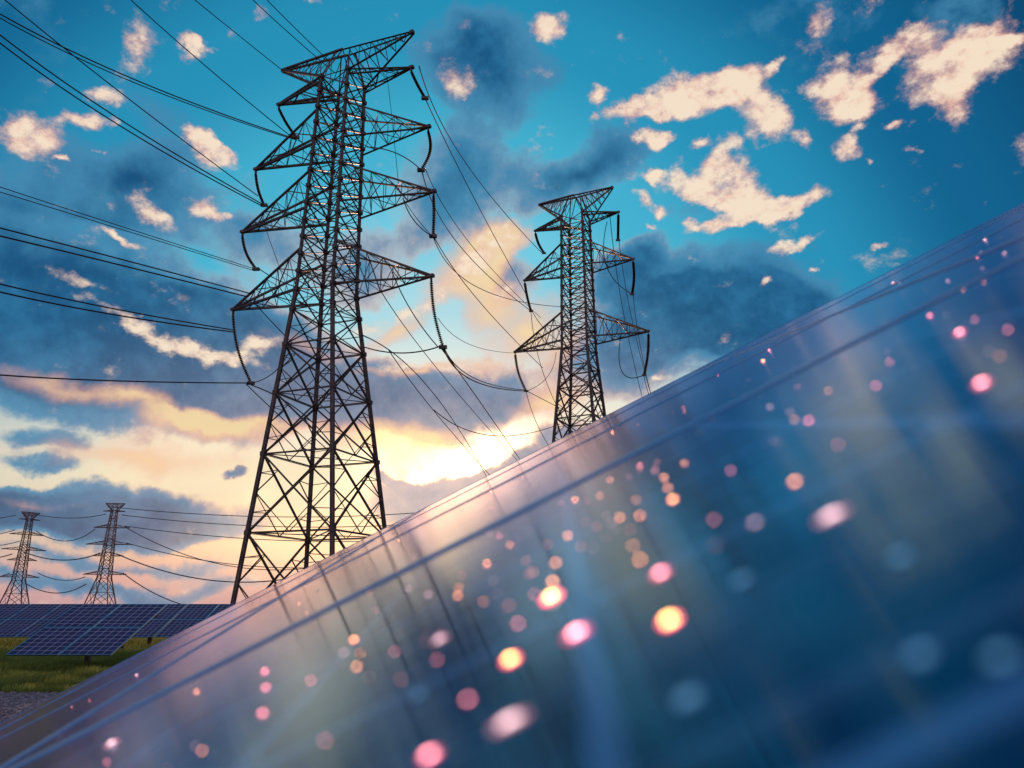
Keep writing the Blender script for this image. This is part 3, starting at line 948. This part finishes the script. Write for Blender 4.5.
GF = 'distant power lines behind the panel tables'
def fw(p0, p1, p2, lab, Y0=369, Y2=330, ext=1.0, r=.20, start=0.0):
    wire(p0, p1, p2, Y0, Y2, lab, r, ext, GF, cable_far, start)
fw((112, 507), (300, 517), (640, 480), 'topmost distant cable running right from the small pylon')
fw((122, 515), (300, 527), (640, 490), 'second distant cable below the topmost, running right', Y2=325)
fw((125, 526), (300, 541), (640, 505), 'distant cable rising right from the upper arm of the small pylon', Y2=320)
fw((125, 527), (165, 547), (330, 565), 'distant cable dropping right from the upper arm of the small pylon')
fw((127, 543), (185, 557), (340, 566), 'distant cable running right from the widest arm of the small pylon')
fw((117, 554), (164, 571), (320, 572), 'heavy sagging distant cable right of the small pylon', r=.28)
fw((123, 573), (150, 591), (330, 580), 'lowest distant cable looping right of the small pylon', r=.24)
fw((33, 514), (65, 518), (106, 514), 'distant cable joining the heads of the two small pylons', 407, 369)
fw((36, 531), (65, 541), (95, 529), 'distant cable joining the upper arms of the two small pylons', 407, 369)
fw((24, 552), (60, 560), (100, 553), 'heavy distant cable joining the middles of the two small pylons', 407, 369, r=.28)
fw((38, 573), (60, 580), (85, 577), 'distant cable joining the lowest arms of the two small pylons', 407, 369)
fw((25, 583), (55, 593), (86, 584), 'lowest distant cable sagging between the two small pylons', 407, 369, r=.24)
fw((16, 515), (-20, 520), (-70, 516), 'topmost distant cable leaving the frame left of the smallest pylon', 407, 430)
fw((15, 530), (-20, 536), (-70, 528), 'second distant cable leaving the frame left of the smallest pylon', 407, 430)
fw((20, 541), (-5, 546), (-70, 538), 'third distant cable leaving the frame left of the smallest pylon', 407, 430)
fw((12, 554), (-20, 560), (-70, 552), 'fourth distant cable leaving the frame left of the smallest pylon', 407, 430, r=.28)
fw((10, 573), (-20, 580), (-70, 572), 'lowest distant cable leaving the frame left of the smallest pylon', 407, 430)

# ------------------------------------------------------------------ panel tables in the field
MW, MLn = 1.72, 2.0
far_cells = cell_material('blue_solar_cells', 6, 7, (MW - .06, MLn - .06), (.014, .016, .085), (.030, .036, .18), (.40, .42, .54), .014, .03, .35, 0.0)
far_cells.node_tree.nodes['Principled BSDF'].inputs['Specular IOR Level'].default_value = .10

def frame_mesh(w, l, fw_, up, down):
    mb = MB()
    x, y = w / 2, l / 2
    mb.box(-x, x, -y, -y + fw_, -down, up)
    mb.box(-x, x, y - fw_, y, -down, up)
    mb.box(-x, -x + fw_, -y + fw_, y - fw_, -down, up)
    mb.box(x - fw_, x, -y + fw_, y - fw_, -down, up)
    return mb

def glass_mesh(w, l, fw_, down):
    mb = MB()
    x, y = w / 2 - fw_ - .001, l / 2 - fw_ - .001
    mb.box(-x, x, -y, y, -down, 0)
    return mb

TILT = math.radians(23.4)
def make_table(cols, rows=2):
    root = empty('solar_table')
    e_y, e_z = math.cos(TILT), math.sin(TILT)
    first = None
    for r in range(rows):
        for c in range(cols):
            if first is None:
                gl = glass_mesh(MW, MLn, .04, .03).build('solar_module', far_cells, root)
                fr = frame_mesh(MW, MLn, .04, .006, .035).build('module_frame', alu, gl)
                first = gl
                o = gl
            else:
                o = first.copy()
                C.objects.link(o)
                o.parent = root
                f2 = fr.copy()
                C.objects.link(f2)
                f2.parent = o
            s = (r + .5) * (MLn + .015)
            o.location = ((c - (cols - 1) / 2) * (MW + .015), s * e_y, .5 + s * e_z)
            o.rotation_euler = (TILT, 0, 0)
    wt = cols * (MW + .015)
    tot = rows * (MLn + .015)
    for s in (tot * .2, tot * .8):
        mb = MB()
        y, z = s * e_y + .05 * e_z, .5 + s * e_z - .1
        mb.bar((-wt / 2, y, z), (wt / 2, y, z), .08, .1)
        mb.build('purlin', post_mat, root)
    npost = max(1, round(wt / 3.4))
    for i in range(npost):
        x = (i + .5 - npost / 2) * 3.2
        mb = MB()
        y, z = tot * .5 * e_y, .5 + tot * .5 * e_z
        mb.bar((x, y, 0), (x, y, z - .18), .16, .16)
        mb.build('post', post_mat, root)
        mb = MB()
        mb.bar((x, tot * .16 * e_y, .5 + tot * .16 * e_z - .2), (x, tot * .84 * e_y, .5 + tot * .84 * e_z - .2), .08, .1)
        mb.build('rafter', post_mat, root)
    return root

tA = make_table(2)
pA = at(58, 655, 25.8)
tA.location = (pA.x, 25.8, 0)
tag(tA, 'nearest small panel table, standing alone on a single post over the grass', 'solar table', 'panel tables in the field')
row_first = make_table(3)
pB = at(240, 637, 39.6)
labs = ['panel table in the row behind, rightmost one beside the pylon leg', 'panel table in the row behind, seen over the right half of the nearest table',
        'panel table in the row behind, seen left of the nearest table', 'panel table in the row behind, cut by the left edge of the photo']
wt3 = 3 * (MW + .015) + .06
for i in range(4):
    o = row_first if i == 0 else copy_tree(row_first)
    o.location = (pB.x + .9 - wt3 * (i + .5), 39.6, 0)
    tag(o, labs[i], 'solar table', 'panel tables in the field')

# ------------------------------------------------------------------ the big panel table under the camera
HP = 0.075                                      # how far the lens is above the glass
v1, v2 = ray(0, 711), ray(1024, 189.5)        # two directions along which the glass plane runs level with the lens
nrm = v2.cross(v1)
nrm = nrm if nrm.z > 0 else -nrm
nrm.normalize()
foot = EYE - nrm * HP                           # the point of the glass right under the lens

def on_glass(px, py):
    r = ray(px, py)
    t = -HP / r.dot(nrm)
    return EYE + r * t

e1, e2 = on_glass(0, 724), on_glass(1024, 203)
U = (e2 - e1).normalized()                      # up the slope, along the panel's far edge
Vv = nrm.cross(U).normalized()                  # away from the camera
if Vv.y < 0:
    Vv = -Vv
VE = (e1 - foot).dot(Vv)                        # distance of the far edge
R = Matrix((U, Vv, nrm)).transposed()
if R.determinant() < 0:
    print('WARNING: left-handed')
main_v = (on_glass(324, 611) - foot).dot(Vv)    # the seam seen across the picture
print('edge at', VE, 'main seam at', main_v, 'normal', nrm, 'e1', e1, 'e2', e2)
big = empty('large_solar_table', foot)
big.rotation_euler = R.to_euler('XYZ')
tag(big, 'huge tilted solar panel table filling the foreground, its glass reflecting the sunset', 'solar table')
pitch_v = (VE - main_v) / 3
us = [-4.65, -2.8, -.95, .9, 2.75, 4.6]
vs = [VE - pitch_v * i for i in range(5)]
GAP = .003
FWD = .022
bw, bl_ = (1.85 - GAP), (pitch_v - GAP)
big_cells = cell_material('deep_blue_solar_cells_under_glass', 10, 6, (bw - .05, bl_ - .05), (.001, .018, .075), (.001, .040, .135), (.10, .34, .66), .0050, .020, .040, .2, True)
# the anti-reflective film on the glass: a tinted gloss layer over the cells, violet blue when seen steeply, almost neutral at grazing angles
bt = big_cells.node_tree
bp = bt.nodes['Principled BSDF']
bp.inputs['Specular IOR Level'].default_value = 0.0
bfr = mn(big_cells, 'ShaderNodeFresnel')
bfr.inputs['IOR'].default_value = 1.8
brp = mn(big_cells, 'ShaderNodeValToRGB')
brp.color_ramp.elements[0].position = .06
brp.color_ramp.elements[0].color = (.30, .76, 1.0, 1)
brp.color_ramp.elements[1].position = .85
brp.color_ramp.elements[1].color = (.98, .82, 1.0, 1)
bem = brp.color_ramp.elements.new(.46)
bem.color = (.50, .74, 1.0, 1)
bgl = mn(big_cells, 'ShaderNodeBsdfGlossy')
bmx = mn(big_cells, 'ShaderNodeMixShader')
bt.links.new(bfr.outputs[0], brp.inputs[0])
bt.links.new(brp.outputs[0], bgl.inputs['Color'])
bt.links.new(bp.inputs['Roughness'].links[0].from_socket, bgl.inputs['Roughness'])
bt.links.new(bp.inputs['Normal'].links[0].from_socket, bgl.inputs['Normal'])
bt.links.new(bfr.outputs[0], bmx.inputs[0])
bt.links.new(bp.outputs[0], bmx.inputs[1])
bgw = mn(big_cells, 'ShaderNodeBsdfGlossy')      # the fine prismatic texture of the glass scatters part of the gloss
bgw.inputs['Roughness'].default_value = .19
bt.links.new(brp.outputs[0], bgw.inputs['Color'])
bgm = mn(big_cells, 'ShaderNodeMixShader')
bgm.inputs[0].default_value = .22
bt.links.new(bgl.outputs[0], bgm.inputs[1])
bt.links.new(bgw.outputs[0], bgm.inputs[2])
bt.links.new(bgm.outputs[0], bmx.inputs[2])
bt.links.new(bmx.outputs[0], bt.nodes['Material Output'].inputs[0])
first = None
for i in range(5):
    for j in range(4):
        if first is None:
            first = glass_mesh(bw, bl_, FWD, .03).build('solar_module', big_cells, big)
            ffr = frame_mesh(bw, bl_, FWD, .0016, .04).build('module_frame', blue_alu, first)
            bk = MB()
            bk.box(-bw / 2 + .03, bw / 2 - .03, -bl_ / 2 + .03, bl_ / 2 - .03, -.036, -.0315)
            fbk = bk.build('backsheet', back_mat, first)
            o = first
        else:
            o = first.copy()
            C.objects.link(o)
            o.parent = big
            for ch in (ffr, fbk):
                c2 = ch.copy()
                C.objects.link(c2)
                c2.parent = o
        o.location = ((us[i] + us[i + 1]) / 2, (vs[j] + vs[j + 1]) / 2, 0)
for v in (vs[0] - .3, vs[0] - 1.6, vs[-1] + 1.2, vs[-1] + .25):
    mb = MB()
    mb.bar((us[0], v, -.10), (us[-1], v, -.10), .07, .11)
    mb.build('purlin', post_mat, big)
Rm = R.to_4x4()
Rm.translation = foot
for uu in (-2.4, 1.2, 3.9):
    for v in (vs[0] - .5, vs[-1] + .6):
        top = Rm @ Vector((uu, v, -.17))
        mb = MB()
        inv = Rm.inverted()
        if top.z > .3:
            mb.bar(inv @ Vector((top.x, top.y, 0)), inv @ top, .14, .14)
            mb.build('post', post_mat, big)

# ------------------------------------------------------------------ dewdrops on the glass, with added glowing beads for blurred glints
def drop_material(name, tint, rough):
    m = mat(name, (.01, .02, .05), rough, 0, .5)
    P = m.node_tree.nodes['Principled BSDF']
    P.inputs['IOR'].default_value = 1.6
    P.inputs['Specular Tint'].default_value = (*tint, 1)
    P.inputs['Base Color'].default_value = (*[c * .55 for c in tint], 1)  # glint and sky sheen painted into the drop's base colour
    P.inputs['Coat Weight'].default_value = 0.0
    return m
drop_mats = {'o': drop_material('water_painted_orange_sheen', (1.0, .62, .30), .20),
             'p': drop_material('water_painted_pink_sheen', (1.0, .52, .62), .20),
             'w': drop_material('water_painted_pale_sheen', (.85, .9, 1.0), .20),
             't': drop_material('water_painted_teal_sheen', (.25, .62, .85), .26)}
drop_mesh = {}
def get_drop(kind):
    if kind in drop_mesh:
        return drop_mesh[kind]
    bm = bmesh.new()
    rings, seg = 6, 20
    top = bm.verts.new((0, 0, .20))
    prev = None
    for k in range(1, rings + 1):
        t = k / rings
        z = .20 * (1 - t * t)
        cur = []
        for q in range(seg):
            a = 2 * math.pi * q / seg
            wob = 1 + .05 * math.sin(2 * a + 1) + .03 * math.sin(3 * a)
            cur.append(bm.verts.new((math.cos(a) * t * wob, math.sin(a) * t * wob, z)))
        for q in range(seg):
            q2 = (q + 1) % seg
            if prev is None:
                bm.faces.new((top, cur[q], cur[q2]))
            else:
                bm.faces.new((prev[q], cur[q], cur[q2], prev[q2]))
        prev = cur
    low = [bm.verts.new((v.co.x * .98, v.co.y * .98, -.02)) for v in prev]
    for q in range(seg):
        q2 = (q + 1) % seg
        bm.faces.new((prev[q], low[q], low[q2], prev[q2]))
    bm.faces.new(list(reversed(low)))
    for f in bm.faces:
        f.smooth = True
    me = bpy.data.meshes.new('dewdrop')
    bm.to_mesh(me)
    bm.free()
    me.materials.append(drop_mats[kind])
    drop_mesh[kind] = me
    return me

def glint_material(name, col, k):  # emissive colour for added beads that imitate blurred glints, no real lamps
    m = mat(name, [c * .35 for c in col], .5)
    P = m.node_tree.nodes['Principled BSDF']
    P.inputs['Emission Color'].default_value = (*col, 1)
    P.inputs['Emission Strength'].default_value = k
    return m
core_mats = {'o': glint_material('warm_orange_glint', (1.0, .46, .13), 15.0), 'p': glint_material('pink_glint', (1.0, .30, .34), 12.0), 'q': glint_material('pale_pink_glint', (1.0, .62, .66), 4.0), 'h': glint_material('hot_yellow_glint', (1.0, .50, .12), 22.0),
             'b': glint_material('pale_blue_glint', (.22, .66, 1.0), .55), 'f': glint_material('faint_coral_glint', (1.0, .34, .30), 3.2)}
rim_mats = {'o': glint_material('coral_glint_rim', (1.0, .13, .22), 4.0), 'p': glint_material('magenta_glint_rim', (1.0, .10, .30), 1.3), 'q': glint_material('rosy_glint_rim', (1.0, .42, .52), .8), 'h': glint_material('red_glint_rim', (1.0, .10, .16), 7.0),
            'b': glint_material('blue_glint_rim', (.16, .42, .8), .5), 'f': glint_material('faint_rose_glint_rim', (1.0, .2, .34), .7)}
glint_mesh = {}
def get_glint(kind):
    if kind in glint_mesh:
        return glint_mesh[kind]
    out = []
    for nm, prof, m in (('lens', [(0, .46), (.22, .42), (.40, .30), (.52, .08), (.52, -.02)], core_mats[kind]),  # glowing core of an added bead, its rim below
                        ('glint_rim', [(.55, -.02), (.56, .14), (.70, .22), (.88, .16), (.98, .02), (.98, -.02)], rim_mats[kind])):
        seg = 18
        v, f = [], []
        for (rr, zz) in prof:
            v += [(rr * math.cos(2 * math.pi * q / seg), rr * math.sin(2 * math.pi * q / seg), zz) for q in range(seg)]
        np_ = len(prof)
        for k in range(np_ - 1 if nm == 'lens' else np_):
            k2 = (k + 1) % np_
            for q in range(seg):
                q2 = (q + 1) % seg
                f.append((k * seg + q, k2 * seg + q, k2 * seg + q2, k * seg + q2))
        if nm == 'lens':  # glowing core of the added glint bead, no real lens
            f.append(tuple((np_ - 1) * seg + q for q in range(seg)))
        me = bpy.data.meshes.new(nm)
        me.from_pydata(v, [], f)
        me.polygons.foreach_set('use_smooth', [True] * len(f))
        me.materials.append(m)
        me.update()
        out.append(me)
    glint_mesh[kind] = out
    return out

SMALL = 'tiny dewdrop with painted pale sheen on the glass of the big panel'
SMALL_L = 'tiny glowing warm stand-in glint on the glass of the big panel'
DG = 'dewdrops scattered over the big panel'
LG = 'small glowing stand-in glints scattered over the big panel'
def drop(px, py, rad_px, kind, label=None, su=1.0, sv=1.0):
    p = on_glass(px, py)
    d = (p - EYE).length
    r = rad_px * d / F
    r = min(max(r, .0013), .016)
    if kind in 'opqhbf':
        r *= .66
        o = empty('glint_bead', p)  # added glowing bead imitating a glint, not a fitting of the panel
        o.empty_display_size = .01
        for me in get_glint(kind):
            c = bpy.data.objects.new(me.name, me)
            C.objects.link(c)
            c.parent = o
        tag(o, label or SMALL_L, 'light', LG)  # added bead standing in for a glint, no real lamp
    else:
        o = bpy.data.objects.new('dewdrop', get_drop(kind))
        C.objects.link(o)
        o.location = p
        tag(o, label or SMALL, 'water drop', DG)
    o.rotation_euler = R.to_euler('XYZ')
    o.scale = (r * su, r * sv, r)

bigs = [
    (552, 598, 15, 'h', 'bright orange stand-in glint beside the pink one, in the middle of the big panel', 1.1, 1.3),
    (577, 634, 16, 'p', 'pink stand-in glint just right of and below the bright orange one', 1.4, 1.2),
    (670, 621, 13, 'h', 'orange round stand-in glint with a pink rim, right of the pink pair', 1.1, 1.1),
    (511, 660, 11, 'h', 'orange pink stand-in glint left of and below the bright pair', 1.1, 1.1),
    (661, 574, 11, 'p', 'pale pink stand-in glint directly above the round orange one', 1.4, 1.0),
    (832, 516, 12, 'q', 'large oval pale pink stand-in glint in the right half of the panel', 2.2, 1.2),
    (795, 482, 6, 'o', 'small orange stand-in glint left above the large oval pale one', 1, 1),
    (960, 333, 7, 'p', 'magenta stand-in glint near the right edge, close under the panel edge', 1.1, 1.1),
    (982, 384, 10, 'p', 'soft pink stand-in glint at the right edge below the magenta one', 1.1, 1.1),
    (900, 557, 12, 'b', 'teal stand-in glint below and right of the large oval one', 1.1, 1.1),
    (742, 580, 12, 'b', 'dull teal stand-in glint between the orange one and the large oval one', 1.1, 1.1),
    (688, 698, 15, 'b', 'pale bluish stand-in glint low in the middle of the big panel', 1.2, 1.2),
    (920, 655, 13, 'b', 'faint blue stand-in glint low in the right half of the panel', 1.2, 1.2),
    (1000, 657, 13, 'b', 'faint blue stand-in glint low at the right edge', 1.2, 1.2),
    (510, 722, 14, 'q', 'large pale pink stand-in glint near the bottom edge', 2.2, 1.2),
    (430, 756, 12, 'p', 'pink stand-in glint cut by the bottom edge', 1.3, 1.1),
    (440, 640, 8, 'q', 'elongated pale stand-in glint left of the orange pink one', 1.8, .9),
    (112, 744, 8, 'q', 'white stand-in glint at the bottom left of the panel', 1.2, 1.0),
    (265, 672, 5, 'p', 'uppermost of three coral stand-in glints in a column at the left', 1, 1),
    (266, 688, 5, 'p', 'middle one of three coral stand-in glints in a column at the left', 1, 1),
    (263, 714, 6, 'p', 'lowest of three coral stand-in glints in a column at the left', 1, 1),
    (419, 695, 8, 'b', 'bluish white stand-in glint in the lower left middle', 1.2, .9),
    (755, 523, 6, 'q', 'small white stand-in glint in front of a dark reflection, left of the oval one', 1.3, .8)]
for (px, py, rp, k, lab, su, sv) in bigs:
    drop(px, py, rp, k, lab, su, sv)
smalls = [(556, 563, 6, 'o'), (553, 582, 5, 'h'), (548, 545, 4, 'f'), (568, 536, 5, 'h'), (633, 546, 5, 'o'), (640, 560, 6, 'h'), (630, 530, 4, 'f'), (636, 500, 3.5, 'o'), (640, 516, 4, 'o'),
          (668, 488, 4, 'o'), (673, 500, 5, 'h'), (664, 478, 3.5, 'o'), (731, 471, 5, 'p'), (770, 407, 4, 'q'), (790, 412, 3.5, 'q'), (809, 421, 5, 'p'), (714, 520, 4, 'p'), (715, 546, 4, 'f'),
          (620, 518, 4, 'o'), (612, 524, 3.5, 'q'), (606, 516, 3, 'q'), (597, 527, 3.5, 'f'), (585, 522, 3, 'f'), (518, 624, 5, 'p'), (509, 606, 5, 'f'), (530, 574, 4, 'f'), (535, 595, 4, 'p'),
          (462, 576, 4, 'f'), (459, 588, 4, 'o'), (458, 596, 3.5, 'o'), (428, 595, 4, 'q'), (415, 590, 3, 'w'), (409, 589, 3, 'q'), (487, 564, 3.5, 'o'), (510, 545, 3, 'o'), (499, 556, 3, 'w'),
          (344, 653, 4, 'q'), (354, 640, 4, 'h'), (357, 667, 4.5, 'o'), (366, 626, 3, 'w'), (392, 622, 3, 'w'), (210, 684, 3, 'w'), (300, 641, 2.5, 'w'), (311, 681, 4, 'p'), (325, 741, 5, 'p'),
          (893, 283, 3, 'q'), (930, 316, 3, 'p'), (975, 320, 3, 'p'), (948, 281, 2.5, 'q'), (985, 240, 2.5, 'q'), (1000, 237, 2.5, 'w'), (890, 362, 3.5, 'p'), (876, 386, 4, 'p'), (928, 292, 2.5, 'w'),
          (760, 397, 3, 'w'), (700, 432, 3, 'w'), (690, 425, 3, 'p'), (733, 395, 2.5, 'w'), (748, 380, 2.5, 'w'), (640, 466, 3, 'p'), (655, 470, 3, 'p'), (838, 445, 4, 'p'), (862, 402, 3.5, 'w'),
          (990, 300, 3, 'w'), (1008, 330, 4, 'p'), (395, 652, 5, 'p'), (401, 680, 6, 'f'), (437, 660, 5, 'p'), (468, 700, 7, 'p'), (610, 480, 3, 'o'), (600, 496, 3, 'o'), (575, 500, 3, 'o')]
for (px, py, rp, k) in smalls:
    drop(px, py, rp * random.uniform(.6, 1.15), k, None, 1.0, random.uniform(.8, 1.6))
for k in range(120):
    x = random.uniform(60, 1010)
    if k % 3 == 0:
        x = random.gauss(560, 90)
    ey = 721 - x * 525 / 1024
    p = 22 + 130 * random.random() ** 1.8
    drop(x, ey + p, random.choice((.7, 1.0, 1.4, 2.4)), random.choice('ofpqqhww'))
